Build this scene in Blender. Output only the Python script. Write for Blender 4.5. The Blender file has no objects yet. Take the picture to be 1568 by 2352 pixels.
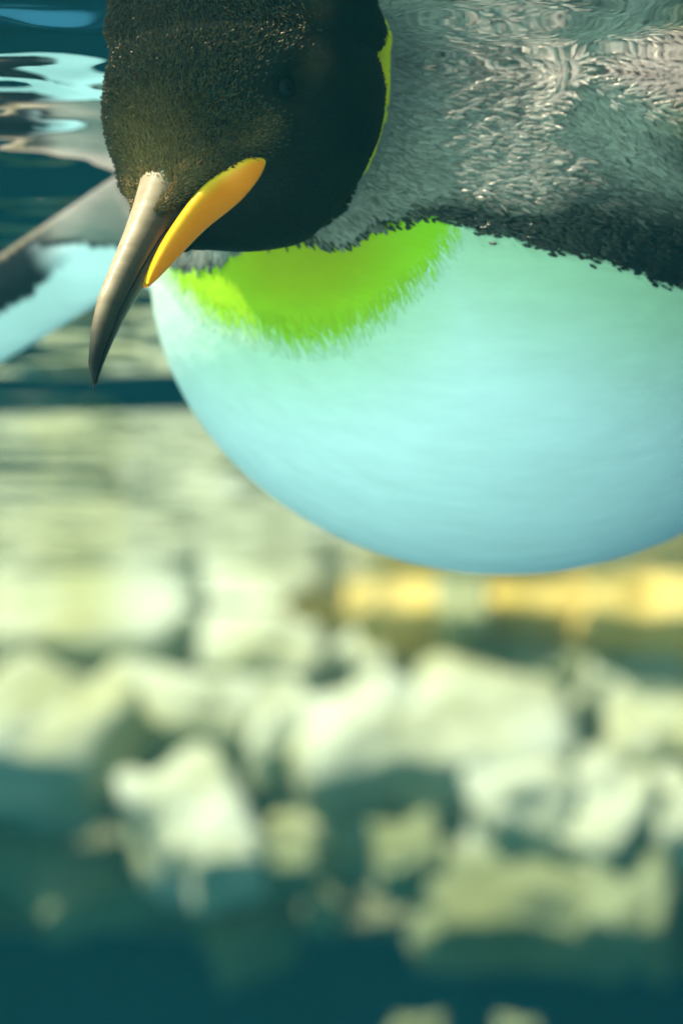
import bpy, math, random
import numpy as np
from mathutils import Vector

random.seed(7)
rng = np.random.default_rng(11)
scene = bpy.context.scene
C = scene.collection

# ------------------------------------------------------------------ camera
F = 6139.0                      # focal length in pixels of a 1568 x 2352 frame
CX, CY = 784.0, 1176.0
PITCH = math.atan(574.0 / F)
CAM = np.array([0.0, 0.0, -0.248])
DIR = np.array([0.0, math.cos(PITCH), math.sin(PITCH)])
UP = np.array([0.0, -math.sin(PITCH), math.cos(PITCH)])
RT = np.array([1.0, 0.0, 0.0])
cam_d = bpy.data.cameras.new('camera')
cam = bpy.data.objects.new('camera', cam_d)
C.objects.link(cam)
cam.location = CAM
cam.rotation_euler = (math.radians(90) + PITCH, 0, 0)
cam_d.sensor_fit = 'VERTICAL'
cam_d.sensor_height = 36.0
cam_d.sensor_width = 24.0
cam_d.lens = 36.0 * F / 2352.0
cam_d.clip_start = 0.01
cam_d.clip_end = 200
cam_d.dof.use_dof = True
cam_d.dof.focus_distance = 0.895
cam_d.dof.aperture_fstop = 6.6
scene.camera = cam

# ------------------------------------------------------------------ world + sun
SUN_EL, SUN_AZ = math.radians(62), math.radians(249)   # azimuth clockwise from +Y
to_sun = Vector((math.sin(SUN_AZ) * math.cos(SUN_EL), math.cos(SUN_AZ) * math.cos(SUN_EL), math.sin(SUN_EL)))
w = bpy.data.worlds.new('World'); scene.world = w; w.use_nodes = True
nt = w.node_tree; nt.nodes.clear()
sky = nt.nodes.new('ShaderNodeTexSky'); sky.sky_type = 'NISHITA'; sky.sun_disc = False
sky.sun_elevation = SUN_EL; sky.sun_rotation = SUN_AZ
bg = nt.nodes.new('ShaderNodeBackground'); bg.inputs['Strength'].default_value = 0.08
wo = nt.nodes.new('ShaderNodeOutputWorld')
nt.links.new(sky.outputs[0], bg.inputs['Color']); nt.links.new(bg.outputs[0], wo.inputs['Surface'])
sun_d = bpy.data.lights.new('sun', 'SUN'); sun_d.energy = 5.0; sun_d.angle = math.radians(2.0)
sun_d.color = (1.0, 0.93, 0.80)
sun = bpy.data.objects.new('sun', sun_d); C.objects.link(sun)
sun.rotation_euler = to_sun.to_track_quat('Z', 'Y').to_euler()
sun.location = (0, 0, 5)

scene.view_settings.view_transform = 'Standard'
scene.view_settings.look = 'None'
scene.view_settings.exposure = 1.05
scene.view_settings.gamma = 1.0
scene.view_settings.use_curve_mapping = False
scene.cycles.use_denoising = True
scene.cycles.max_bounces = 10
scene.cycles.diffuse_bounces = 4
scene.cycles.glossy_bounces = 4
scene.cycles.transparent_max_bounces = 16
scene.cycles.volume_bounces = 1
scene.cycles.sample_clamp_indirect = 6.0

# ------------------------------------------------------------------ helpers
def at(px, py, depth):
    """point on the ray of frame pixel (1568 x 2352) at a depth along the lens axis"""
    return CAM + depth * (DIR + RT * ((px - CX) / F) + UP * ((CY - py) / F))

def project(P):
    d = P - CAM
    z = d @ DIR
    return CX + F * (d @ RT) / z, CY - F * (d @ UP) / z, z

def smooth(a, b, x):
    t = np.clip((x - a) / (b - a), 0, 1)
    return t * t * (3 - 2 * t)

def new_mesh(name, verts, faces, mat=None, parent=None, shade=True):
    me = bpy.data.meshes.new(name)
    verts = np.asarray(verts, dtype=np.float32)
    if isinstance(faces, np.ndarray):
        n, k = faces.shape
        me.vertices.add(len(verts)); me.vertices.foreach_set('co', verts.ravel())
        me.loops.add(n * k); me.loops.foreach_set('vertex_index', faces.astype(np.int32).ravel())
        me.polygons.add(n)
        me.polygons.foreach_set('loop_start', (np.arange(n) * k).astype(np.int32))
        me.update(calc_edges=True); me.validate()
    else:
        me.from_pydata([tuple(v) for v in verts], [], faces)
    if shade:
        me.polygons.foreach_set('use_smooth', [True] * len(me.polygons))
    o = bpy.data.objects.new(name, me); C.objects.link(o)
    if mat: me.materials.append(mat)
    if parent: o.parent = parent
    return o

def color_attr(o, cols):
    a = o.data.color_attributes.new('Col', 'FLOAT_COLOR', 'POINT')
    c = np.ones((len(cols), 4), dtype=np.float32); c[:, :3] = cols
    a.data.foreach_set('color', c.ravel())

def tag(o, label=None, cat=None, group=None, kind=None):
    if label: o['label'] = label
    if cat: o['category'] = cat
    if group: o['group'] = group
    if kind: o['kind'] = kind
    return o

def mat_new(name):
    m = bpy.data.materials.new(name); m.use_nodes = True
    m.node_tree.nodes.clear()
    out = m.node_tree.nodes.new('ShaderNodeOutputMaterial')
    return m, m.node_tree, out

def N(nt, kind, **kw):
    n = nt.nodes.new(kind)
    for k, v in kw.items():
        if k in n.inputs: n.inputs[k].default_value = v
        else: setattr(n, k, v)
    return n

# lattice noise in numpy
_tab = rng.random(4096).astype(np.float32)
def _h(i, j, k):
    return _tab[(i * 73856093 ^ j * 19349663 ^ k * 83492791) & 4095]
def vnoise(P):
    P = np.asarray(P, dtype=np.float64)
    I = np.floor(P).astype(np.int64); f = P - I; f = f * f * (3 - 2 * f)
    r = 0
    for a in (0, 1):
        for b in (0, 1):
            for c in (0, 1):
                wgt = (f[:, 0] if a else 1 - f[:, 0]) * (f[:, 1] if b else 1 - f[:, 1]) * (f[:, 2] if c else 1 - f[:, 2])
                r = r + wgt * _h(I[:, 0] + a, I[:, 1] + b, I[:, 2] + c)
    return r * 2 - 1
def fbm(P, o=3):
    s, a = 0, 1.0
    for k in range(o):
        s = s + a * vnoise(P * 2 ** k + 17.3 * k); a *= 0.5
    return s

# ------------------------------------------------------------------ materials
def mat_plumage(name, rough, spec, bump, scale):
    m, t, out = mat_new(name)
    col = N(t, 'ShaderNodeVertexColor', layer_name='Col')
    b = N(t, 'ShaderNodeBsdfPrincipled', Roughness=rough)
    b.inputs['Specular IOR Level'].default_value = spec
    tc = N(t, 'ShaderNodeTexCoord')
    mp = N(t, 'ShaderNodeMapping')
    mp.inputs['Rotation'].default_value = (0, 0.2, math.radians(-50))
    mp.inputs['Scale'].default_value = (0.22, 1, 1)
    nz = N(t, 'ShaderNodeTexNoise', Scale=scale, Detail=4.0, Roughness=0.6)
    t.links.new(tc.outputs['Object'], mp.inputs['Vector']); t.links.new(mp.outputs[0], nz.inputs['Vector'])
    bp = N(t, 'ShaderNodeBump', Strength=bump, Distance=0.002)
    t.links.new(nz.outputs['Fac'], bp.inputs['Height'])
    t.links.new(bp.outputs[0], b.inputs['Normal'])
    mr = N(t, 'ShaderNodeMapRange'); mr.inputs['To Min'].default_value = 0.86; mr.inputs['To Max'].default_value = 1.1
    t.links.new(nz.outputs['Fac'], mr.inputs[0])
    mx = N(t, 'ShaderNodeVectorMath', operation='SCALE')
    t.links.new(col.outputs['Color'], mx.inputs[0]); t.links.new(mr.outputs[0], mx.inputs['Scale'])
    t.links.new(mx.outputs[0], b.inputs['Base Color'])
    t.links.new(b.outputs[0], out.inputs['Surface'])
    return m
M_SKIN = mat_plumage('breast_plumage', 0.75, 0.1, 0.35, 130)
M_BACK = mat_plumage('back_feathers', 0.22, 0.34, 0.15, 900)
M_HEAD = mat_plumage('head_feathers', 0.4, 0.06, 0.1, 900)
M_GLINT = mat_plumage('sun_glint_head_feathers', 0.30, 0.45, 0.1, 900)  # glossier copy of the head feathers, imitating golden sun glint
for n_ in list(M_GLINT.node_tree.nodes) + list(M_BACK.node_tree.nodes):
    if n_.type == 'BSDF_PRINCIPLED': n_.inputs['Specular Tint'].default_value = (1.0, 0.66, 0.28, 1) if n_.id_data == M_GLINT.node_tree else (1.0, 0.84, 0.6, 1)   # feather gloss, tinted warm to imitate sun glint
M_SOFT = mat_plumage('breast_feathers', 0.7, 0.15, 0.1, 700)

def mat_bill(name, c1, c2, rough, vary):
    m, t, out = mat_new(name)
    col = N(t, 'ShaderNodeVertexColor', layer_name='Col')
    b = N(t, 'ShaderNodeBsdfPrincipled', Roughness=rough)
    b.inputs['Specular IOR Level'].default_value = 0.2
    tc = N(t, 'ShaderNodeTexCoord')
    mp = N(t, 'ShaderNodeMapping'); mp.inputs['Scale'].default_value = (0.18, 1, 1)
    nz = N(t, 'ShaderNodeTexNoise', Scale=320.0, Detail=5.0, Roughness=0.6)
    t.links.new(tc.outputs['Object'], mp.inputs[0]); t.links.new(mp.outputs[0], nz.inputs['Vector'])
    mr = N(t, 'ShaderNodeMapRange'); mr.inputs['To Min'].default_value = 1 - vary; mr.inputs['To Max'].default_value = 1 + vary
    t.links.new(nz.outputs['Fac'], mr.inputs[0])
    mx = N(t, 'ShaderNodeVectorMath', operation='SCALE')
    t.links.new(col.outputs['Color'], mx.inputs[0]); t.links.new(mr.outputs[0], mx.inputs['Scale'])
    t.links.new(mx.outputs[0], b.inputs['Base Color'])
    bp = N(t, 'ShaderNodeBump', Strength=0.25, Distance=0.0008)
    t.links.new(nz.outputs['Fac'], bp.inputs['Height']); t.links.new(bp.outputs[0], b.inputs['Normal'])
    t.links.new(b.outputs[0], out.inputs['Surface'])
    return m
M_BILL = mat_bill('bill_horn', None, None, 0.38, 0.45)
M_PLATE = mat_bill('bill_plate_orange', None, None, 0.3, 0.08)

def mat_simple(name, col, rough, spec=0.5):
    m, t, out = mat_new(name)
    b = N(t, 'ShaderNodeBsdfPrincipled', Roughness=rough)
    b.inputs['Base Color'].default_value = (*col, 1); b.inputs['Specular IOR Level'].default_value = spec
    nz = N(t, 'ShaderNodeTexNoise', Scale=40.0)
    mx = N(t, 'ShaderNodeMix', data_type='RGBA')
    mx.inputs[6].default_value = (*[c * 0.85 for c in col], 1); mx.inputs[7].default_value = (*[min(1, c * 1.15) for c in col], 1)
    t.links.new(nz.outputs['Fac'], mx.inputs[0]); t.links.new(mx.outputs[2], b.inputs['Base Color'])
    t.links.new(b.outputs[0], out.inputs['Surface'])
    return m
M_EYE = mat_simple('eye_dark', (0.012, 0.009, 0.012), 0.12, 0.12)
M_PUPIL = mat_simple('eye_pupil', (0.002, 0.002, 0.002), 0.08, 0.12)

def mat_rock(name, pale, mid, dark):
    m, t, out = mat_new(name)
    b = N(t, 'ShaderNodeBsdfPrincipled', Roughness=0.85)
    b.inputs['Specular IOR Level'].default_value = 0.2
    g = N(t, 'ShaderNodeNewGeometry')
    n1 = N(t, 'ShaderNodeTexNoise', Scale=4.5, Detail=5.0, Roughness=0.6)
    n2 = N(t, 'ShaderNodeTexNoise', Scale=38.0, Detail=4.0, Roughness=0.65)
    t.links.new(g.outputs['Position'], n1.inputs['Vector']); t.links.new(g.outputs['Position'], n2.inputs['Vector'])
    r1 = N(t, 'ShaderNodeValToRGB')
    r1.color_ramp.elements[0].position = 0.36; r1.color_ramp.elements[0].color = (*mid, 1)
    r1.color_ramp.elements[1].position = 0.58; r1.color_ramp.elements[1].color = (*pale, 1)
    t.links.new(n1.outputs['Fac'], r1.inputs[0])
    r2 = N(t, 'ShaderNodeValToRGB')
    r2.color_ramp.elements[0].position = 0.30; r2.color_ramp.elements[0].color = (0.7, 0.7, 0.7, 1)
    r2.color_ramp.elements[1].position = 0.42; r2.color_ramp.elements[1].color = (0, 0, 0, 1)
    t.links.new(n2.outputs['Fac'], r2.inputs[0])
    mx = N(t, 'ShaderNodeMix', data_type='RGBA')
    mx.inputs[7].default_value = (*dark, 1)
    t.links.new(r2.outputs[0], mx.inputs[0]); t.links.new(r1.outputs[0], mx.inputs[6])
    t.links.new(mx.outputs[2], b.inputs['Base Color'])
    bp = N(t, 'ShaderNodeBump', Strength=0.5, Distance=0.02)
    t.links.new(n2.outputs['Fac'], bp.inputs['Height']); t.links.new(bp.outputs[0], b.inputs['Normal'])
    t.links.new(b.outputs[0], out.inputs['Surface'])
    return m
M_PALE = mat_rock('pale_limestone', (0.42, 0.46, 0.33), (0.30, 0.31, 0.13), (0.16, 0.17, 0.09))
M_OCHRE = mat_rock('ochre_stone', (0.66, 0.52, 0.17), (0.52, 0.38, 0.06), (0.25, 0.17, 0.05))
M_DIM = mat_rock('dark_green_stone', (0.21, 0.24, 0.12), (0.15, 0.165, 0.06), (0.05, 0.07, 0.05))  # darker, greener stone, mostly in the lower courses
M_BED = mat_rock('wall_core', (0.20, 0.21, 0.11), (0.13, 0.14, 0.07), (0.02, 0.03, 0.03))
M_BOUNCE = mat_rock('turquoise_bounce', (0.40, 0.76, 0.745), (0.37, 0.70, 0.69), (0.27, 0.54, 0.54))  # turquoise of the added light-bouncing ledge
M_DEEP = mat_rock('blue_pool_paint', (0.006, 0.065, 0.115), (0.005, 0.055, 0.10), (0.004, 0.042, 0.075))

def mat_water():
    m, t, out = mat_new('water_surface')
    fr = N(t, 'ShaderNodeFresnel', IOR=1.333)
    tr = N(t, 'ShaderNodeBsdfTransparent'); tr.inputs[0].default_value = (0.96, 1.0, 1.0, 1)
    gl = N(t, 'ShaderNodeBsdfAnisotropic'); gl.inputs['Roughness'].default_value = 0.0
    gl.inputs['Color'].default_value = (0.97, 0.99, 1.0, 1)
    mx = N(t, 'ShaderNodeMixShader')
    t.links.new(fr.outputs[0], mx.inputs[0]); t.links.new(tr.outputs[0], mx.inputs[1]); t.links.new(gl.outputs[0], mx.inputs[2])
    t.links.new(mx.outputs[0], out.inputs['Surface'])
    return m
M_WATER = mat_water()

# ------------------------------------------------------------------ setting
def sheet(name, x0, x1, y0, y1, z, mat, n=2):
    v = [(x0, y0, z), (x1, y0, z), (x1, y1, z), (x0, y1, z)]
    return tag(new_mesh(name, v, [(0, 1, 2, 3)], mat), kind='structure')
sheet('pool_floor', -6, 6, -4, 7, -1.61, M_DEEP)
v = [(-6, -4, -0.43), (0.1, -4, -0.43), (0.1, 0.86, -0.43), (-6, 0.86, -0.43), (-6, 0.90, -0.46), (0.13, 0.90, -0.46), (0.13, 0.90, -1.6), (-6, 0.90, -1.6), (0.13, -4, -0.46), (0.13, -4, -1.6)]
tag(new_mesh('bounce_ledge', v, [(0, 1, 2, 3), (3, 2, 5, 4), (4, 5, 6, 7), (1, 8, 5, 2), (8, 9, 6, 5)], M_BOUNCE, shade=False), kind='structure')  # unseen ledge, added to bounce cyan light onto the breast
v = [(-6, 5.1, -1.6), (6, 5.1, -1.6), (6, 5.1, 0.2), (-6, 5.1, 0.2), (-6, 5.25, -1.6), (6, 5.25, -1.6), (6, 5.25, 0.2), (-6, 5.25, 0.2)]
tag(new_mesh('pool_wall', v, [(0, 1, 2, 3), (5, 4, 7, 6), (3, 2, 6, 7), (0, 4, 5, 1), (0, 3, 7, 4), (1, 5, 6, 2)], M_DEEP, shade=False), kind='structure')

# water surface: real ripples, finer where the lens sees them
def wave_height(X, Y):
    r = np.random.default_rng(5)
    Z = np.zeros_like(X)
    for k in range(46):
        lam = 0.018 * (1.11 ** k) * r.uniform(0.85, 1.15)
        if lam > 1.6: break
        th = r.normal(math.pi / 2 * 1.04, 0.42)     # crests run mostly across the view
        kx, ky = 2 * math.pi / lam * math.cos(th), 2 * math.pi / lam * math.sin(th)
        slope = 0.015 * (lam / 0.12) ** (0.3 if lam < 0.12 else -0.35)
        Z += slope * lam / (2 * math.pi) * np.sin(kx * X + ky * Y + r.uniform(0, 6.28))
    return Z
def axis(segs):
    a = [np.linspace(s, e, n, endpoint=False) for s, e, n in segs[:-1]] + [np.linspace(*segs[-1])]
    return np.concatenate(a)
xs = axis([(-6, -1.2, 20), (-1.2, 1.2, 420), (1.2, 6, 21)])
ys = axis([(-4, 0.6, 20), (0.6, 0.8, 10), (0.8, 1.4, 260), (1.4, 5.05, 420)])
X, Y = np.meshgrid(xs, ys)
Z = wave_height(X, Y) * (1.0 + 0.0 * smooth(0.0, 0.30, np.hypot(X - 0.03, (Y - 1.0) * 0.9)))
nx, ny = len(xs), len(ys)
idx = np.arange(nx * ny).reshape(ny, nx)
fq = np.stack([idx[:-1, :-1].ravel(), idx[:-1, 1:].ravel(), idx[1:, 1:].ravel(), idx[1:, :-1].ravel()], 1)
water = new_mesh('water_surface', np.stack([X.ravel(), Y.ravel(), Z.ravel()], 1), fq, M_WATER)
tag(water, kind='structure')

# ------------------------------------------------------------------ rock wall
WALL = 4.23
R = math.radians
wall_root = bpy.data.objects.new('rock_wall', None); C.objects.link(wall_root)
wall_root.location = (0, WALL + 0.3, -0.95)
tag(wall_root, 'sunlit wall of pale rounded boulders rising out of the water behind the penguin', 'rock wall')
WL = np.array(wall_root.location)

def ico(sub):
    import bmesh
    bm = bmesh.new(); bmesh.ops.create_icosphere(bm, subdivisions=sub, radius=1.0)
    v = np.array([p.co[:] for p in bm.verts]); f = np.array([[q.index for q in p.verts] for p in bm.faces]); bm.free()
    return v, f
ICO_V, ICO_F = ico(4)
def lean(py): return -0.40 * np.clip((py - 1400) / 600.0, 0, 1.3)
def stone(px, py, wpx, hpx, mat, depth=WALL, rot=0.0, thick=0.58, rough=0.30, square=0.68):
    depth = depth + lean(py)
    s = depth / F
    n = ICO_V.copy()
    # squarish boulder: push the ball towards a rounded block
    mxn = np.max(np.abs(n), axis=1, keepdims=True)
    v = n * (1 - square) + n / mxn * square * 0.86
    seed = rng.uniform(0, 90, 3)
    v = v * (1 + rough * fbm(n * 1.5 + seed, 3)[:, None] * 0.8 + 0.04 * fbm(n * 6 + seed, 2)[:, None])
    rx, rz = wpx * s / 2 * 1.09, hpx * s / 2 * 1.30
    ry = thick * min(rx, rz) * 1.1 + 0.02
    v = v * np.array([rx, ry, rz])
    c, sn = math.cos(rot), math.sin(rot)
    v = np.stack([v[:, 0] * c - v[:, 2] * sn, v[:, 1], v[:, 0] * sn + v[:, 2] * c], 1)
    ct, st = math.cos(R(42)), math.sin(R(42))
    v = np.stack([v[:, 0], v[:, 1] * ct + v[:, 2] * st, -v[:, 1] * st + v[:, 2] * ct], 1)
    p = at(px, py, depth)
    o = new_mesh('stone', v, ICO_F, mat, wall_root)
    o.location = p - WL
    return o
R = math.radians
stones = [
 (195, 1455, 460, 150, M_PALE, 4.15, 0), (100, 1330, 330, 120, M_PALE, 4.35, 0),
 (120, 1700, 330, 290, M_PALE, 4.10, R(-18)), (600, 1510, 320, 190, M_PALE, 4.20, R(-8)),
 (430, 1640, 430, 200, M_PALE, 4.15, R(-12)), (640, 1670, 130, 240, M_PALE, 4.02, R(-14)),
 (430, 1880, 250, 270, M_PALE, 4.08, R(25)), (520, 1950, 190, 170, M_PALE, 4.02, R(10)),
 (760, 1925, 290, 130, M_PALE, 4.15, R(-8)), (930, 1965, 170, 150, M_DIM, 4.10, R(10)),
 (650, 1980, 150, 110, M_DIM, 4.08, 0),
 (870, 1500, 180, 120, M_PALE, 4.2, R(-20)), (1030, 1555, 470, 170, M_PALE, 4.2, R(-4)), (1180, 1530, 190, 170, M_PALE, 4.12, R(20)),
 (880, 1730, 400, 270, M_PALE, 4.05, R(8)), (1090, 1720, 420, 300, M_PALE, 4.08, R(-10)), (1190, 1860, 250, 230, M_PALE, 4.05, R(10)),
 (1460, 1550, 260, 190, M_PALE, 4.1, R(-5)), (1500, 1700, 260, 240, M_PALE, 4.12, 0), (1380, 1880, 190, 260, M_PALE, 4.05, R(-20)),
 (1290, 1590, 150, 190, M_DIM, 4.3, R(20)), (1545, 1860, 160, 240, M_PALE, 4.08, R(10)),
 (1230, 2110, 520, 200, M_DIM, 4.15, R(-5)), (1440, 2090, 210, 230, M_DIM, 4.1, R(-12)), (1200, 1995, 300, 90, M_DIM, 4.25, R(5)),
 (950, 1400, 300, 170, M_OCHRE, 3.98, 0), (1065, 1395, 120, 150, M_PALE, 3.92, 0), (1240, 1400, 260, 140, M_OCHRE, 4.02, R(4)),
 (1480, 1405, 290, 160, M_OCHRE, 3.98, R(-4)), (1690, 1400, 240, 160, M_OCHRE, 4.0, 0),
 (740, 1370, 200, 110, M_OCHRE, 4.25, 0), (480, 1385, 180, 90, M_DIM, 4.3, 0),
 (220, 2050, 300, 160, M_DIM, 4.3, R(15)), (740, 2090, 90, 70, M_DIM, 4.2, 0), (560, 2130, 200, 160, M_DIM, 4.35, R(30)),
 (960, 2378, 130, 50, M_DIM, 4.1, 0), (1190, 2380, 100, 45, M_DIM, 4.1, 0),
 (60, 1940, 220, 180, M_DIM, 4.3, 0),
 # a little beyond the frame on each side
 (-140, 1480, 260, 190, M_PALE, 4.2, 0), (-170, 1700, 240, 260, M_PALE, 4.1, R(10)), (-420, 1560, 330, 330, M_PALE, 4.15, R(-10)),
 (-220, 1930, 300, 200, M_DIM, 4.2, 0), (1760, 1560, 270, 230, M_PALE, 4.15, 0), (1740, 1800, 260, 260, M_PALE, 4.1, R(15)),
 (2010, 1680, 300, 380, M_PALE, 4.15, R(-10)), (1700, 2080, 300, 240, M_DIM, 4.2, 0), (-700, 1650, 330, 420, M_PALE, 4.15, 0), (2330, 1620, 380, 380, M_PALE, 4.15, 0),
]
for a in stones:
    stone(a[0], a[1] + (16 if 1450 < a[1] < 2000 else 0), *a[2:])
# the wall goes on past both sides of the frame
for side in (-1, 1):
    for row, (cy, hh, mt) in enumerate(((1480, 210, M_PALE), (1690, 250, M_PALE), (1900, 240, M_PALE), (2110, 200, M_DIM))):
        x_ = 784 + side * (1500 + 90 * (row % 2))
        if side < 0: x_ = 784 + side * (1290 + 110 * (row % 2))
        if side > 0 and row in (0, 1): x_ += 230
        while abs(x_ - 784) < 3600:
            ww = rng.uniform(240, 430)
            stone(x_ + side * ww / 2, cy + rng.uniform(-25, 25), ww, hh * rng.uniform(0.85, 1.15), mt, 4.15 + rng.uniform(-0.05, 0.05), R(rng.uniform(-15, 15)))
            x_ += side * (ww + 15)
# core the boulders are set in: a lumpy bank that ends in an overhang
gx = np.linspace(-4.5, 4.5, 150); gz = np.linspace(0.18, -0.50, 30)
GX, GZ = np.meshgrid(gx, gz)
GY = WALL + 0.17 + 0.9 * np.minimum(0, GZ + 0.03) + 0.05 * fbm(np.stack([GX.ravel() * 4, GZ.ravel() * 5, GX.ravel() * 0], 1), 3).reshape(GX.shape)
rows = [np.stack([GX, GY, GZ], 2)]
back = np.stack([gx, gx * 0 + 5.09, gx * 0 - 0.56], 1)[None]
top = np.stack([gx, gx * 0 + 5.09, gx * 0 + 0.18], 1)[None]
V = np.concatenate([top, rows[0], back], 0)
m_, n_ = V.shape[:2]
ii = np.arange(m_ * n_).reshape(m_, n_)
fq = np.stack([ii[:-1, :-1].ravel(), ii[1:, :-1].ravel(), ii[1:, 1:].ravel(), ii[:-1, 1:].ravel()], 1)
new_mesh('bank', V.reshape(-1, 3) - WL, fq, M_BED, wall_root)

# ------------------------------------------------------------------ penguin: distance field
# head frame: x to the bill, y to the bird's left, z to the crown (centimetres)
fv = np.array([-0.487, -0.629, 0.606]); fv /= np.linalg.norm(fv)
uv = np.array([-0.473, 0.826, 0.307]); uv -= fv * (uv @ fv); uv /= np.linalg.norm(uv)
lv = np.cross(uv, fv)
VIEW = np.stack([RT, UP, -DIR], 1)
HR = VIEW @ np.stack([fv, lv, uv], 1)            # columns: forward, left, up in world
HC = at(556, 250, 0.937)
def to_head(P): return (P - HC) @ HR * 100.0
def from_head(q): return HC + (np.asarray(q, dtype=float) / 100.0) @ HR.T

def sd_ell(P, c, r):
    q = P - np.asarray(c); r = np.asarray(r)
    k0 = np.linalg.norm(q / r, axis=1); k1 = np.linalg.norm(q / (r * r), axis=1) + 1e-9
    return k0 * (k0 - 1) / k1
def sd_cone(P, a, b, ra, rb):
    a = np.asarray(a, float); b = np.asarray(b, float)
    ab = b - a; t = np.clip(((P - a) @ ab) / (ab @ ab), 0, 1)
    return np.linalg.norm(P - a - t[:, None] * ab, axis=1) - (ra + (rb - ra) * t)
def smin(a, b, k):
    h = np.clip(0.5 + 0.5 * (b - a) / k, 0, 1)
    return b + (a - b) * h - k * h * (1 - h)
def smax(a, b, k): return -smin(-a, -b, k)

def sd_head_cm(q):
    s = np.stack([q[:, 0], np.abs(q[:, 1]), q[:, 2]], 1)      # the head is symmetrical
    d = sd_ell(s, (-0.3, 0, 0.1), (5.2, 4.75, 4.8))
    d = smin(d, sd_cone(s, (2.2, 0, -0.2), (5.8, 0, -0.42), 2.9, 0.80), 1.1)     # forehead to bill
    d = smin(d, sd_cone(s, (1.2, 0, -2.0), (5.6, 0, -1.45), 2.7, 0.60), 1.0)     # chin
    rdg = np.minimum(sd_cone(s, (2.6, 3.55, -0.15), (3.7, 2.70, 0.15), 0.52, 0.45), sd_cone(s, (3.7, 2.70, 0.15), (5.0, 1.30, 0.25), 0.45, 0.30))
    d = smin(d, rdg, 0.35)                                                          # ridge above the gape
    brw = np.minimum(sd_cone(s, (2.0, 3.40, 1.50), (0.4, 4.05, 1.30), 0.42, 0.45), sd_cone(s, (0.4, 4.05, 1.30), (0.1, 4.35, 0.35), 0.45, 0.36))
    d = smin(d, brw, 0.40)                                                          # brow
    d = smax(d, -sd_ell(s, (1.45, 4.55, 0.70), (0.75, 0.85, 0.55)), 0.4)            # eye socket
    d = smin(d, sd_cone(s, (4.4, 1.25, 0.05), (6.55, 0.58, -0.22), 0.62, 0.16), 0.3)   # feathers running out along the bill
    d = d + 0.16 * np.exp(-((s[:, 1] - 0.75) / 0.28) ** 2 - ((s[:, 0] - 5.4) / 0.9) ** 2)   # crease beside the top of the bill
    return d

AX = np.array([0.60, 0.80, 0.0])                 # towards the tail
LT = np.array([0.80, -0.60, 0.0])                # the bird's left
CH = np.array([0.060, 1.070, -0.050])            # middle of the breast
def flip(P, root, tip, chord, w0, w1, th):
    root, tip, chord = map(lambda a: np.asarray(a, float), (root, tip, chord))
    L = np.linalg.norm(tip - root); e = (tip - root) / L
    c = chord - e * (chord @ e); c /= np.linalg.norm(c); n = np.cross(e, c)
    q = P - root
    a, b, h = q @ e, q @ c, q @ n
    t = np.clip(a / L, 0, 1)
    wid = w0 + (w1 - w0) * t ** 1.3
    wid = wid * np.sqrt(np.clip(1 - np.clip((t - 0.85) / 0.16, 0, 1) ** 2, 0.02, 1))
    thk = th * (1 - 0.55 * t)
    da = np.maximum(np.maximum(-a, a - L), 0)
    k0 = np.sqrt((b / wid) ** 2 + (h / thk) ** 2) + 1e-9
    k1 = np.sqrt((b / wid ** 2) ** 2 + (h / thk ** 2) ** 2) + 1e-9
    d2 = k0 * (k0 - 1) / k1
    return np.where(da > 0, np.sqrt(np.maximum(d2, 0) ** 2 + da ** 2), d2), a / L, b / wid, h / thk
FL_R = (at(330, 500, 1.12), at(-420, 985, 1.22), np.array([0.1, 0.45, -1.0]), 0.021, 0.017, 0.009)
FL_L = (at(1310, 290, 0.985), at(2350, 690, 0.955), np.array([0.0, 1.0, -0.30]), 0.036, 0.026, 0.010)

def sd_body(P):
    d = sd_ell(P, CH, (0.137, 0.135, 0.117))
    d = smin(d, sd_cone(P, CH + AX * 0.03 + [0, 0, 0.01], CH + AX * 0.33 + [0, 0, 0.015], 0.112, 0.098), 0.05)
    d = smin(d, sd_cone(P, CH + AX * 0.33 + [0, 0, 0.015], CH + AX * 0.56 + [0, 0, 0.03], 0.098, 0.025), 0.05)
    d = smin(d, sd_cone(P, CH + AX * 0.52 + [0, 0, 0.03], CH + AX * 0.66 + [0, 0, 0.03], 0.028, 0.008), 0.03)
    # shoulder on the near side
    d = smin(d, sd_ell(P, CH + LT * 0.045 + AX * 0.02 + [0, 0, 0.05], (0.095, 0.085, 0.062)), 0.04)
    # neck behind the head
    d = smin(d, sd_cone(P, at(690, 190, 0.985), CH + np.array([-0.005, -0.02, 0.05]), 0.052, 0.085), 0.03)
    fr = flip(P, *FL_R)[0]; d = smin(d, fr, 0.03)
    # muscle at the root of each flipper
    d = smin(d, sd_cone(P, at(1330, 330, 1.03), at(1560, 330, 0.99), 0.045, 0.022), 0.035)
    fl = flip(P, *FL_L)[0]; d = smin(d, fl, 0.02)
    return d
def sdf(P):
    P = np.asarray(P, dtype=np.float64)
    hd = sd_head_cm(to_head(P)) * 0.01
    return smin(sd_body(P), hd, 0.007)

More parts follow.
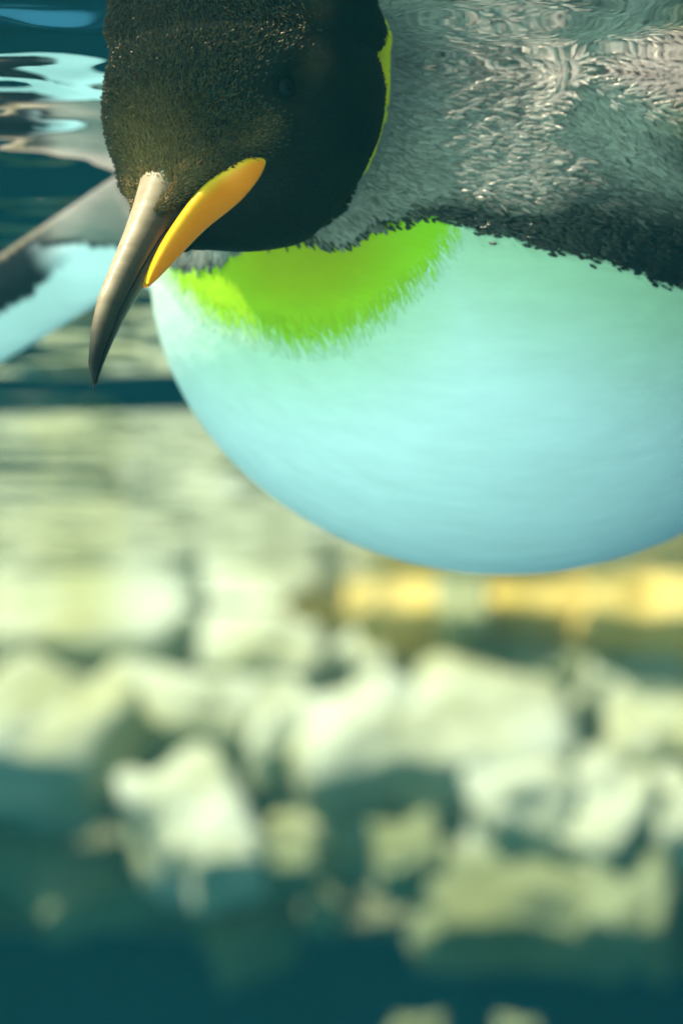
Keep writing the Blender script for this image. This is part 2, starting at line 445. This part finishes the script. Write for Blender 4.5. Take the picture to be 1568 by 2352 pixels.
def surface_nets(f, lo, hi, h, B=8):
    lo = np.asarray(lo); n = (np.ceil((np.asarray(hi) - lo) / h / B).astype(int)) * B
    val = np.full(n + 1, 1.0, dtype=np.float32)
    nb = n // B
    bi = np.stack(np.meshgrid(*[np.arange(k) for k in nb], indexing='ij'), -1).reshape(-1, 3)
    dc = f(lo + (bi * B + B / 2) * h)
    rad = B * h * 0.87 * 1.5
    for b in bi[dc <= -rad]:
        val[b[0]*B:b[0]*B+B+1, b[1]*B:b[1]*B+B+1, b[2]*B:b[2]*B+B+1] = -1
    act = bi[np.abs(dc) < rad]
    loc = np.stack(np.meshgrid(*[np.arange(B + 1)] * 3, indexing='ij'), -1).reshape(-1, 3)
    for s in range(0, len(act), 400):
        blk = act[s:s + 400]
        g = (blk[:, None, :] * B + loc[None]).reshape(-1, 3)
        val[g[:, 0], g[:, 1], g[:, 2]] = f(lo + g * h)
    ins = val < 0
    cnt = sum(ins[a:n[0] + a, b:n[1] + b, c:n[2] + c].astype(np.int8) for a in (0, 1) for b in (0, 1) for c in (0, 1))
    cell = (cnt > 0) & (cnt < 8)
    ci = np.argwhere(cell)
    vid = np.full(cell.shape, -1, dtype=np.int64); vid[cell] = np.arange(len(ci))
    acc = np.zeros((len(ci), 3)); num = np.zeros(len(ci))
    cor = [(a, b, c) for a in (0, 1) for b in (0, 1) for c in (0, 1)]
    for i, A in enumerate(cor):
        for Bc in cor[i + 1:]:
            if sum(abs(x - y) for x, y in zip(A, Bc)) != 1: continue
            va = val[ci[:, 0] + A[0], ci[:, 1] + A[1], ci[:, 2] + A[2]]; vb = val[ci[:, 0] + Bc[0], ci[:, 1] + Bc[1], ci[:, 2] + Bc[2]]
            m = (va < 0) != (vb < 0)
            t = np.where(m, va / np.where(m, va - vb, 1), 0)
            p = np.array(A) + t[:, None] * (np.array(Bc) - np.array(A))
            acc += np.where(m[:, None], p, 0); num += m
    verts = lo + (ci + acc / num[:, None]) * h
    faces = []
    for ax in range(3):
        o1, o2 = [(1, 2), (2, 0), (0, 1)][ax]
        sl0 = [slice(None)] * 3; sl1 = [slice(None)] * 3
        sl0[ax] = slice(0, -1); sl1[ax] = slice(1, None)
        s0, s1 = ins[tuple(sl0)], ins[tuple(sl1)]
        for flipf in (0, 1):
            e = np.argwhere(s0 & ~s1) if not flipf else np.argwhere(~s0 & s1)
            if len(e) == 0: continue
            d1 = np.zeros(3, int); d1[o1] = 1; d2 = np.zeros(3, int); d2[o2] = 1
            ok = (e[:, o1] > 0) & (e[:, o2] > 0) & (e[:, o1] < n[o1]) & (e[:, o2] < n[o2]); e = e[ok]
            g = lambda x: vid[x[:, 0], x[:, 1], x[:, 2]]
            q = np.stack([g(e - d1 - d2), g(e - d2), g(e), g(e - d1)], 1)
            if flipf: q = q[:, ::-1]
            faces.append(q)
    faces = np.concatenate(faces)
    faces = faces[(faces >= 0).all(1)]
    return verts, faces
def grad(f, P, e=4e-4):
    g = np.stack([f(P + np.eye(3)[k] * e) - f(P - np.eye(3)[k] * e) for k in range(3)], 1)
    return g / (np.linalg.norm(g, axis=1, keepdims=True) + 1e-12)

BV, BF = surface_nets(sdf, (-0.30, 0.86, -0.20), (0.50, 1.70, 0.13), 0.0022)
for _ in range(2):
    g_ = grad(sdf, BV); BV = BV - g_ * np.clip(sdf(BV), -0.001, 0.001)[:, None]
BN = grad(sdf, BV)

# ------------------------------------------------------------------ penguin: markings
BORD_X = np.array([380, 405, 430, 470, 500, 520, 560, 640, 700, 740, 773, 815, 857, 895, 930, 980, 1047, 1109, 1171, 1227, 1300, 1361, 1440, 1501, 1563, 1800])
BORD_Y = np.array([560, 588, 596, 598, 590, 572, 540, 535, 542, 548, 547, 535, 513, 505, 494, 488, 505, 530, 536, 561, 563, 586, 617, 636, 644, 700])
PAT_X = np.array([330, 360, 390, 420, 470, 560, 690, 790, 860, 910, 960, 1005, 1035, 1080])
PAT_Y = np.array([560, 580, 615, 655, 700, 748, 772, 757, 715, 668, 622, 572, 515, 440])
def UPF(FLs, Nn): return Nn[:, 2]
def colours(P, Nn, jit=0.0):
    n = len(P)
    px, py, dz = project(P)
    if jit:
        px = px + rng.normal(0, jit, n); py = py + rng.normal(0, jit, n)
    wob = fbm(P * 60, 2)
    q = to_head(P); sh = sd_head_cm(q)
    near = ((P - CH) @ LT) > -0.30
    yb = np.interp(px, BORD_X, BORD_Y) + 8 + 7 * wob
    side = (P - CH) @ LT
    # silver back
    lum = 0.19 + 0.06 * fbm(P * 25, 2)
    silver = np.stack([lum * 1.14, lum, lum * 0.84], 1)
    band = np.interp(px, [400, 740, 860, 1000, 1200, 1400, 1600], [14, 20, 30, 64, 120, 215, 300])  # black side stripe, widened below the near flipper to paint its shade
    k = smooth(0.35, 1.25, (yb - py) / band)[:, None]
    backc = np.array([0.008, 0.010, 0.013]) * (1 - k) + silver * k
    # breast, warm near the throat
    yp = np.interp(px, PAT_X, PAT_Y, left=500, right=400)
    dp = (py - yp) + 10 * wob
    cd = np.hypot((px - 690) / 1.3, py - 560)
    yellow = np.array([0.36, 0.62, 0.012]); orange = np.array([0.38, 0.40, 0.005])
    yo = smooth(250, 60, cd)[:, None]
    pat = yellow * (1 - yo) + orange * yo
    white = np.array([0.86, 0.87, 0.86])
    fade = (np.maximum(smooth(330, 0, cd - 170), smooth(420, 0, py - yb)) * 0.85)[:, None]
    wh = white * (1 - fade) + np.array([0.50, 0.64, 0.36]) * fade  # pale yellow fade, darkened too to paint shade on the upper breast
    dp = dp + 10 * vnoise(np.stack([px / 16, py / 90, px * 0], 1))
    kp = smooth(26, -26, dp)[:, None]
    br = wh * (1 - kp) + pat * kp
    far = (smooth(360, 330, px) * smooth(1.05, 1.07, dz))[:, None]
    br = br * (1 - far) + white * far
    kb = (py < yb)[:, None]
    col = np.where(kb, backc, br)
    # parts the lens does not see follow the same plan by height
    hid = ((Nn * (CAM - P)).sum(1) < -0.05) & (sh > 0.6)
    zz = (P[:, 2] > -0.055 + 0.01 * wob)[:, None]
    col = np.where(hid[:, None], np.where(zz, silver, white), col)
    # flippers: dark above with a pale lower face
    for FLs, sgn in ((FL_R, 1), (FL_L, 1)):
        d, a, b, h = flip(P, *FLs)
        m = smooth(0.008, 0.003, d) * smooth(0.12, 0.26, a + 0.03 * wob)
        edge = 0.05 + 0.10 * wob
        fcol = np.where((Nn[:, 2] > 0.45)[:, None], np.array([0.20, 0.165, 0.125]), np.where(((b > edge) & (UPF(FLs, Nn) < 0.35))[:, None], np.array([0.70, 0.72, 0.70]), np.where((b < -0.9)[:, None], np.array([0.16, 0.12, 0.07]), np.array([0.010, 0.014, 0.018]))))
        col = col * (1 - m[:, None]) + fcol * m[:, None]
    # yellow ear patch running down behind the cheek
    cut = np.interp(q[:, 2], [-3.7, -3.3, -2.7, -2.05, -1.38, -0.72, 0.17, 0.82, 1.13, 3.0], [-0.8, -1.6, -2.4, -2.95, -3.12, -3.0, -2.35, -1.95, -1.55, -1.2]) + 0.12 * wob + (rng.normal(0, 0.10, n) if jit else 0)
    onh = sh < np.interp(q[:, 2], [-3.2, -2.2, -1.0, -0.2], [0.08, 0.22, 0.60, 1.25]) + 0.05 * wob
    ear = onh & (q[:, 0] <= cut) & (q[:, 0] > -6.5) & (np.abs(q[:, 1]) > 1.2)
    col = np.where(ear[:, None], np.array([0.86, 0.70, 0.01]), col)
    # black hood
    hood = (sh < 0.38) & (q[:, 0] > cut)
    hb = 0.005 + 0.0015 * wob
    hc = np.stack([hb * 1.25, hb * 1.0, hb * 0.75], 1)
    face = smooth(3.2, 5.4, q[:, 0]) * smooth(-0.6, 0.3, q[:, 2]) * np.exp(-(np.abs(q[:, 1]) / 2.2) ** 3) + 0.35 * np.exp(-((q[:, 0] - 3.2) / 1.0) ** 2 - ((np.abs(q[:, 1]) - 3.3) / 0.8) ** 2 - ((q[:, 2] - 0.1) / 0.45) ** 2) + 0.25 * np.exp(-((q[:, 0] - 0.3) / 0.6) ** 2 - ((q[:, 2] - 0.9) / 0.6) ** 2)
    hc = hc + face[:, None] * np.array([0.11, 0.064, 0.022])  # brown on bridge, ridge and brow stands in for sun glint
    col = np.where(hood[:, None], hc, col)
    reg = np.where(hood, 2, np.where(ear, 3, np.where(kb[:, 0], 1, 0)))
    return np.clip(col, 0.003, 0.95), reg

penguin = bpy.data.objects.new('penguin', None); C.objects.link(penguin)
penguin.location = (float(CH[0]), float(CH[1]), -0.167)
tag(penguin, 'king penguin floating at the water surface with its bill lowered and flippers spread', 'penguin')
PL = np.array(penguin.location)
body = new_mesh('body', BV - PL, BF, M_SKIN, penguin)
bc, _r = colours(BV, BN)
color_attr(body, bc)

# ------------------------------------------------------------------ feathers as real blades
T_ = np.concatenate([BF[:, [0, 1, 2]], BF[:, [0, 2, 3]]])
A_ = BV[T_[:, 0]]; E1 = BV[T_[:, 1]] - A_; E2 = BV[T_[:, 2]] - A_
AREA = 0.5 * np.linalg.norm(np.cross(E1, E2), axis=1)
FACE_OK = ((BN[T_[:, 0]] * (CAM - A_)).sum(1) > -0.30) & (A_[:, 2] < 0.045) & (A_[:, 1] < 1.30)
def sample(n, mask):
    p = np.where(mask, AREA, 0); p = p / p.sum()
    t = rng.choice(len(T_), n, p=p)
    u, v = rng.random(n), rng.random(n); s = u + v > 1; u[s], v[s] = 1 - u[s], 1 - v[s]
    P = A_[t] + u[:, None] * E1[t] + v[:, None] * E2[t]
    Nn = BN[T_[t, 0]] * (1 - u - v)[:, None] + BN[T_[t, 1]] * u[:, None] + BN[T_[t, 2]] * v[:, None]
    return P, Nn / np.linalg.norm(Nn, axis=1, keepdims=True)
def flow(P, Nn, head):
    if head:
        d = P - from_head((7.0, 0, -0.2))
    else:
        d = np.repeat((AX + np.array([0.18, -0.05, -0.12]))[None], len(P), 0) + 0.0
        h = HC - P; w_ = np.exp(-np.linalg.norm(h, axis=1) / 0.05)[:, None]
        d = d - h / (np.linalg.norm(h, axis=1, keepdims=True)) * w_ * 1.0
    d = d - Nn * (d * Nn).sum(1, keepdims=True)
    return d / (np.linalg.norm(d, axis=1, keepdims=True) + 1e-9)
def blades(P, Nn, D, col, L, W, lift, arch, ang, name, mat, rows=False):
    n = len(P)
    th = rng.normal(0, ang, n)
    S = np.cross(Nn, D)
    D2 = D * np.cos(th)[:, None] + S * np.sin(th)[:, None]
    S2 = np.cross(Nn, D2)
    if rows:
        rw = vnoise(np.stack([(P * D).sum(1) / 0.02, (P * np.cross(np.array([0.3, -0.6, 0.74]), AX)).sum(1) / 0.0032, P[:, 2] * 0], 1))
        lift = lift * np.clip(1.0 + 1.3 * rw, 0.1, None)
    L = L * rng.uniform(0.75, 1.25, n); W = W * rng.uniform(0.75, 1.25, n); lift = lift * rng.uniform(0.4, 1.6, n)
    V = np.zeros((n, 7, 3))
    # root pair, broad middle (left, ridge, right), narrow tip pair
    def put(k, a, s, h): V[:, k] = P + D2 * (L * a)[:, None] + S2 * (W * s)[:, None] + Nn * h[:, None]
    z = np.zeros(n)
    put(0, 0, 0, z - 0.0004)
    put(1, 0.45, -0.5, lift * 0.45); put(2, 0.40, 0, lift * 0.55 + arch); put(3, 0.45, 0.5, lift * 0.45)
    put(4, 0.88, -0.32, lift * 0.9); put(5, 1.0, 0, lift + arch * 0.4); put(6, 0.88, 0.32, lift * 0.9)
    base = (np.arange(n) * 7)[:, None]
    tri = np.array([[0, 2, 1], [0, 3, 2], [1, 2, 4], [2, 5, 4], [2, 3, 6], [2, 6, 5]])
    Fc = (base[:, None, :] + tri[None]).reshape(-1, 3)
    Fc = Fc[:, ::-1]
    o = new_mesh(name, V.reshape(-1, 3) - PL, Fc, mat, body)
    color_attr(o, np.repeat(col, 7, 0))
    o['kind'] = 'stuff'
    return o
Q_ = to_head(A_); SH_ = sd_head_cm(Q_)
HEADM = FACE_OK & (SH_ < 0.45) & (Q_[:, 0] > -4.2)
P, Nn = sample(140000, HEADM)
cl, rg = colours(P, Nn, 6)
k = rg == 2; P, Nn, cl = P[k], Nn[k], cl[k]
cl = cl * rng.uniform(0.75, 1.3, len(cl))[:, None]
qh = to_head(P)
glint = rng.random(len(P)) < 0.45 * np.maximum(smooth(2.2, 4.2, qh[:, 0]) * smooth(-0.9, 0.2, qh[:, 2]), 0.5 * smooth(1.2, 2.6, qh[:, 2]))  # wet feathers made glossier by region where sun glint is imitated
Pw, Nw, cw = P[glint], Nn[glint], cl[glint] * np.array([1.3, 1.1, 0.8])
Nj = Nw + rng.normal(0, 0.34, Nw.shape); Nj /= np.linalg.norm(Nj, axis=1, keepdims=True)
Pw = Pw + Nw * 0.0003
blades(Pw, Nj, flow(Pw, Nj, True), cw, np.full(len(Pw), 0.0017), np.full(len(Pw), 0.0005), np.full(len(Pw), 0.0005), 0.00022, 0.35, 'sun_glint_hood_feathers', M_GLINT)
P, Nn, cl = P[~glint], Nn[~glint], cl[~glint]
blades(P, Nn, flow(P, Nn, True), cl, np.full(len(P), 0.0018), np.full(len(P), 0.0006), np.full(len(P), 0.00035), 0.00022, 0.25, 'hood_feathers', M_HEAD)
BODYM = FACE_OK & (SH_ > 0.10)
P, Nn = sample(190000, BODYM)
cl, rg = colours(P, Nn, 6)
fl_ = flip(P, *FL_L)
onf = (flip(P, *FL_R)[0] < 0.002) | ((fl_[0] < 0.002) & (fl_[1] > 0.30 + 0.06 * rng.normal(size=len(P))))
k = (rg == 1) & ~onf; Pb, Nb, cb = P[k], Nn[k], cl[k]
cb = cb * rng.uniform(0.65, 1.25, len(cb))[:, None]
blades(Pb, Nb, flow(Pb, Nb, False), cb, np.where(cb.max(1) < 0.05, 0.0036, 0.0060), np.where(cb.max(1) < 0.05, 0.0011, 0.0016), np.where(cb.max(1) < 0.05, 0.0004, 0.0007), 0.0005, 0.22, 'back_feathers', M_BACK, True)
k = (rg == 0) & ~onf
px, py, _z = project(P)
k &= (py < 1000) | (rng.random(len(P)) < 0.5)
k &= rng.random(len(P)) < 0.7
ypp = np.interp(px, PAT_X, PAT_Y, left=500, right=400)
ybb = np.interp(px, BORD_X, BORD_Y)
k &= ((py - ypp < 30) & (py - ypp > -60) & (px < 1080)) | (py < ybb + 20)
Pb, Nb, cb = P[k], Nn[k], cl[k]
cb = cb * rng.uniform(0.97, 1.02, len(cb))[:, None]
dn = flow(Pb, Nb, False); gz_ = np.array([0.25, 0.0, -1.0]); gz_ = gz_[None] - Nb * (Nb @ gz_)[:, None]
px, py, _z = project(Pb)
wv = smooth(1500, 700, px)[:, None]
dn = dn * (1 - wv) + gz_ * wv; dn /= np.linalg.norm(dn, axis=1, keepdims=True)
blades(Pb, Nb, dn, cb, np.full(len(Pb), 0.0060), np.full(len(Pb), 0.0006), np.full(len(Pb), 0.00008), 0.00001, 0.10, 'breast_feathers', M_SOFT)

# ------------------------------------------------------------------ bill
def interp(tab, x):
    t = np.array(tab); return np.interp(x, t[:, 0], t[:, 1])
HALF = [(2.6, 2.3), (4.0, 1.6), (5.5, 1.02), (7.0, 0.72), (8.5, 0.54), (10.0, 0.42), (11.4, 0.27), (12.2, 0.13), (12.6, 0.03)]
MOUTH = [(2.6, -0.75), (4.0, -0.70), (5.5, -0.70), (7.0, -0.80), (8.5, -1.15), (10.0, -1.58), (11.4, -2.18), (12.2, -2.64), (12.6, -2.98)]
TOP = [(4.4, 1.05), (5.0, 1.02), (5.4, 0.90), (6.4, 0.44), (7.43, 0.04), (8.95, -0.47), (10.17, -0.90), (11.18, -1.46), (12.05, -2.13), (12.4, -2.58), (12.6, -2.94)]
BOT = [(2.6, -1.2), (4.0, -2.0), (5.5, -1.9), (7.0, -1.75), (8.63, -1.80), (9.69, -1.95), (10.93, -2.28), (11.78, -2.58), (12.4, -2.86)]
def loft(name, x0, x1, ring, mat, parent, colf, nx=48, nr=24):
    xs_ = x0 + (x1 - x0) * np.linspace(0, 1, nx)
    V = []
    for x in xs_: V.append(ring(x, nr))
    V = np.array(V).reshape(-1, 3)
    fs = []
    for i in range(nx - 1):
        for j in range(nr):
            a, b = i * nr + j, i * nr + (j + 1) % nr
            fs.append((a, b, b + nr, a + nr))
    fs.append(tuple(range(nr))[::-1]); fs.append(tuple(range((nx - 1) * nr, nx * nr)))
    W = from_head(V)
    o = new_mesh(name, W - PL, fs, mat, parent)
    color_attr(o, np.array([colf(v) for v in V]))
    return o
TAN = np.array([0.40, 0.27, 0.16]); DARK = np.array([0.016, 0.012, 0.010]); BRN = np.array([0.050, 0.034, 0.020])
def ring_up(x, nr):
    hw = float(interp(HALF, x)) * 0.92; zt = float(interp(TOP, x)); zm = float(interp(MOUTH, x)) + 0.04
    zt = max(zt, zm + 0.03)
    out = []
    for j in range(nr):
        a = 2 * math.pi * j / nr
        y = math.cos(a); s = math.sin(a)
        if s >= 0: out.append((x, hw * math.copysign(abs(y) ** 0.85, y), zm + (zt - zm) * s ** 1.15))
        else: out.append((x, hw * math.copysign(abs(y) ** 0.9, y), zm + 0.10 * s * min(1, hw)))
    return out
def col_up(v):
    x, y, z = v
    zt = float(interp(TOP, x)); zm = float(interp(MOUTH, x)); t = (z - zm) / max(zt - zm, 0.05)
    k = float(smooth(0.58, 0.82, np.array(t)))
    c = BRN * (1 - k) + TAN * k
    tip = float(smooth(9.5, 12.0, np.array(x)))
    return c * (1 - tip) + DARK * tip
loft('upper_bill', 4.4, 12.58, ring_up, M_BILL, penguin, col_up)
def ring_lo(x, nr):
    hw = float(interp(HALF, x)) * 0.88; zb = float(interp(BOT, x)); zm = float(interp(MOUTH, x)) - 0.05
    zb = min(zb, zm - 0.04)
    out = []
    for j in range(nr):
        a = 2 * math.pi * j / nr
        y = math.cos(a); s = math.sin(a)
        if s < 0: out.append((x, hw * math.copysign(abs(y) ** 0.8, y), zm + (zm - zb) * s))
        else: out.append((x, hw * math.copysign(abs(y) ** 0.9, y), zm + 0.08 * s * min(1, hw)))
    return out
def col_lo(v):
    x, y, z = v
    zm = float(interp(MOUTH, x)); k = float(smooth(-0.5, -0.1, np.array(z - zm)))
    c = TAN * 0.62 * (1 - k) + BRN * 0.7 * k
    tip = float(smooth(10.0, 11.8, np.array(x)))
    return c * (1 - tip) + DARK * tip
lower = loft('lower_bill', 4.0, 12.35, ring_lo, M_BILL, penguin, col_lo)

# orange plate on each side of the lower bill: a swollen teardrop that hugs the cheek
def head_ray(px, py, y):
    """point of the head frame at sideways offset y on the ray of a frame pixel"""
    c = to_head(CAM[None])[0]; e = to_head(at(px, py, 1.0)[None])[0] - c
    q = c + e * ((y - c[1]) / e[1])
    while sd_head_cm(q[None])[0] < 0.0 and y < 4.5:
        y += 0.02; q = c + e * ((y - c[1]) / e[1])
    return q
PL_TOP = [(611, 366, 2.60), (604, 361, 2.60), (590, 360, 2.58), (565, 363, 2.45), (535, 375, 2.28), (500, 400, 2.05), (468, 428, 1.80), (440, 460, 1.55), (400, 520, 1.20), (370, 570, 0.92), (345, 625, 0.72), (339, 652, 0.64)]
PL_BOT = [(611, 370, 2.60), (609, 380, 2.58), (604, 393, 2.52), (596, 408, 2.42), (580, 430, 2.25), (555, 460, 2.02), (520, 489, 1.70), (480, 519, 1.42), (440, 558, 1.14), (400, 602, 0.90), (360, 644, 0.70), (340, 660, 0.62)]
def plate(side):
    ns, nc = 48, 20
    u = np.linspace(0, 1, len(PL_TOP)); uu = np.linspace(0, 1, ns)
    Tp = np.array([head_ray(*a) for a in PL_TOP]); Bt = np.array([head_ray(*a) for a in PL_BOT])
    Tp = np.stack([np.interp(uu, u, Tp[:, k]) for k in range(3)], 1); Bt = np.stack([np.interp(uu, u, Bt[:, k]) for k in range(3)], 1)
    for A in (Tp, Bt):
        for _ in range(4): A[1:-1] = 0.25 * A[:-2] + 0.5 * A[1:-1] + 0.25 * A[2:]
    V, Cc = [], []
    for i in range(ns):
        c0 = 0.5 * (Tp[i] + Bt[i]); hf = 0.5 * (Tp[i] - Bt[i]); wd = np.linalg.norm(hf)
        tn = (Tp[min(i + 1, ns - 1)] + Bt[min(i + 1, ns - 1)] - Tp[max(i - 1, 0)] - Bt[max(i - 1, 0)])
        nn = np.cross(tn, hf); nn /= np.linalg.norm(nn) + 1e-9
        if nn[1] < 0: nn = -nn
        for j in range(nc):
            a = 2 * math.pi * j / nc
            c_, s_ = math.cos(a), math.sin(a)
            bul = 0.42 * wd * c_ if c_ > 0 else 0.55 * c_
            p = c0 + hf * s_ + nn * bul
            V.append((p[0], side * p[1], p[2]))
            rim = max(0.0, 1 - uu[i] / 0.16) + max(0.0, (s_ - 0.45) / 0.55) * 0.9
            rim = min(1, rim) ** 1.3
            Cc.append(np.array([0.98, 0.21, 0.002]) * (1 - rim) + np.array([0.97, 0.52, 0.012]) * rim)
    fs = []
    for i in range(ns - 1):
        for j in range(nc):
            a, b = i * nc + j, i * nc + (j + 1) % nc
            q = (a, b, b + nc, a + nc)
            fs.append(q if side < 0 else q[::-1])
    fs.append(tuple(range(nc))); fs.append(tuple(range((ns - 1) * nc, ns * nc)))
    o = new_mesh('bill_plate', from_head(np.array(V)) - PL, fs, M_PLATE, lower)
    color_attr(o, np.array(Cc))
    o['label'] = 'bright orange plate along the lower bill'
plate(1); plate(-1)

def ball(name, q, r, mat, parent, squash=None):
    v, f = ico(3)
    W = from_head(np.asarray(q)[None] + v * r)
    return new_mesh(name, W - PL, f, mat, parent)
for sgn in (1, -1):
    e = ball('eye', (1.45, 3.62 * sgn, 0.70), 0.50, M_EYE, penguin)
    ball('pupil', (1.50, 3.90 * sgn, 0.70), 0.24, M_PUPIL, e)

# ------------------------------------------------------------------ the body of water
m, t, out = mat_new('water_haze')
pv = N(t, 'ShaderNodeVolumePrincipled')
pv.inputs['Color'].default_value = (0.04, 0.40, 0.44, 1)
pv.inputs['Density'].default_value = 0.03
pv.inputs['Absorption Color'].default_value = (0.1, 0.85, 0.9, 1)
pv.inputs['Anisotropy'].default_value = 0.2
t.links.new(pv.outputs[0], out.inputs['Volume'])
x0, x1, y0, y1, z0, z1 = -7, 7, -5, 8, -2.6, 0.30
v = [(x, y, z) for x in (x0, x1) for y in (y0, y1) for z in (z0, z1)]
hz = new_mesh('haze', v, [(0, 1, 3, 2), (4, 6, 7, 5), (0, 4, 5, 1), (2, 3, 7, 6), (0, 2, 6, 4), (1, 5, 7, 3)], m, shade=False)
tag(hz, 'blue-green cast of the pool water deepening with distance', 'water', kind='stuff')
